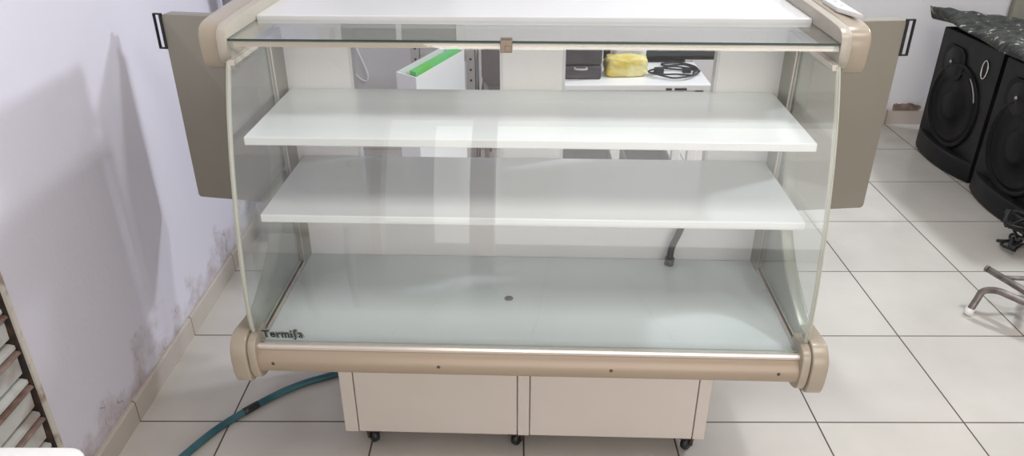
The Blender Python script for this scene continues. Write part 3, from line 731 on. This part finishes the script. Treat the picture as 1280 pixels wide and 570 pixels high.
# perforated white metal rack
t = thing('metal_rack', 'white perforated metal rack upright beside the white carton', 'rack', (-.30, 3.75, 0)); o_ = (-.30, 3.75, 0)
def upright(x, y):
    mb = MB(o_); mb.box((x, y, 0), (x + .045, y + .003, .98)); mb.box((x + .042, y, 0), (x + .045, y + .04, .98))
    u = mb.build('upright', M['chairlight'], t)
    for k in range(7, 17):
        h2 = MB(o_); h2.cyl((x + .022, y - .0012, .06 + k * .052), (x + .022, y + .001, .06 + k * .052), .006, 10); h2.build('hole', M['black'], u)
for x, y in ((-.235, 3.62), (-.50, 3.62), (-.235, 3.93), (-.50, 3.93)): upright(x, y)
for z_ in (.30, .62, .90): MB(o_).box((-.498, 3.624, z_), (-.192, 3.966, z_ + .02), .002).build('rack_shelf', M['chairlight'], t)

# brown grey chair beyond the rack
t = thing('plastic_chair', 'brown grey plastic chair standing behind the case by the middle pillar', 'chair', (.02, 3.85, 0)); o_ = (.02, 3.85, 0)
mb = MB(o_); mb.prism(rrect(-.17, 3.66, .21, 4.02, .05), 'z', .42, .445, 0, .006, 2); mb.build('seat', M['chairgrey'], t, autosmooth=True)
mb = MB(o_); mb.prism(rrect(-.16, .50, .20, .84, .06), 'y', 3.60, 3.622, 0, .006, 2); mb.build('backrest', M['chairgrey'], t, autosmooth=True)
for x in (-.14, .18):
    MB(o_).tube([(x, 3.615, .80), (x, 3.635, .42), (x, 3.60, 0)], .012, 10).build('rear_leg', M['chairlight'], t)
    MB(o_).tube([(x, 3.99, .43), (x, 4.02, 0)], .012, 10).build('front_leg', M['chairlight'], t)

# white cable on the back wall
mb = MB((-1.0, YB - .01, 0)); mb.tube(smooth_path([(-.90, YB - .009, 1.4), (-.915, YB - .009, .80), (-.93, YB - .009, .56), (-.935, YB - .01, .48), (-.90, YB - .010, .38), (-.88, YB - .010, .31), (-.895, YB - .010, .27), (-.95, YB - .010, .31), (-1.0, YB - .01, .40), (-1.05, YB - .01, .52)], 8), .006, 8)
tag(mb.build('wall_cable', M['sheet'], loc=(-1.0, YB - .01, 0)), 'thin white cable hanging in a loop on the back wall', 'cable')

# grey rolled tarpaulin by the left wall
mb = MB((-1.075, 3.0, 0)); pr_ = []
for k in range(30):
    z_ = k / 29 * 1.22; pr_.append((z_, .052 + .006 * math.sin(z_ * 17) + .004 * math.sin(z_ * 41)))
rings = []; n_ = 28
for z_, rad in pr_:
    rings.append([mb._v((-1.075 + rad * (1 + .10 * math.sin(5 * a + z_ * 3) + .05 * math.sin(11 * a)) * math.cos(a), 3.0 + rad * (1 + .10 * math.sin(5 * a + z_ * 3)) * math.sin(a), z_)) for a in [2 * PI * k / n_ for k in range(n_)]])
for i in range(len(rings) - 1):
    for k in range(n_): mb.face((rings[i][k], rings[i][(k + 1) % n_], rings[i + 1][(k + 1) % n_], rings[i + 1][k]), 0, True)
mb.face(rings[0][::-1]); mb.face(rings[-1])
tag(mb.build('rolled_tarpaulin', M['tarp'], loc=(-1.075, 3.0, 0)), 'grey rolled cloth standing against the lavender wall behind the left door', 'cloth')

# ------------------------------------------------------------------ light
w = bpy.data.worlds.new('World'); bpy.context.scene.world = w; w.use_nodes = True
bg = w.node_tree.nodes['Background']; bg.inputs[0].default_value = (.98, .95, .93, 1); bg.inputs[1].default_value = 1.4
def area(name, loc, target, size, power, col, sy=None):
    l = bpy.data.lights.new(name, 'AREA'); l.energy = power; l.color = col; l.size = size
    if sy: l.shape = 'RECTANGLE'; l.size_y = sy
    o = bpy.data.objects.new(name, l); C.objects.link(o); o.location = loc
    o.rotation_euler = (Vector(target) - Vector(loc)).to_track_quat('-Z', 'Y').to_euler(); return o
area('ceiling_lamp_far', (3.2, 3.2, 2.80), (-1, 1.9, .7), .28, 60, (.86, .92, 1.0))
area('ceiling_lamp_near', (1.1, 2.5, 2.83), (-.2, 1.9, .6), .2, 18, (.93, .96, 1.0))
area('ceiling_panel_front', (.7, .62, 2.88), (.7, .6201, 0), 2.4, 34, (1.0, .96, .92), 1.0)  # added soft fill overhead in front, not a fixture of the room
area('doorway_daylight', (.75, -2.15, 1.22), (.75, 2, 1.0), 3.1, 24, (1.0, .95, .92), 2.1)

sc_ = bpy.context.scene
sc_.view_settings.view_transform = 'Standard'; sc_.view_settings.look = 'None'; sc_.view_settings.gamma = 1
sc_.view_settings.exposure = .24; sc_.view_settings.use_curve_mapping = False
sc_.cycles.max_bounces = 10; sc_.cycles.transparent_max_bounces = 16; sc_.cycles.use_denoising = True
sc_.cycles.caustics_reflective = False; sc_.cycles.caustics_refractive = False; sc_.cycles.sample_clamp_indirect = 6
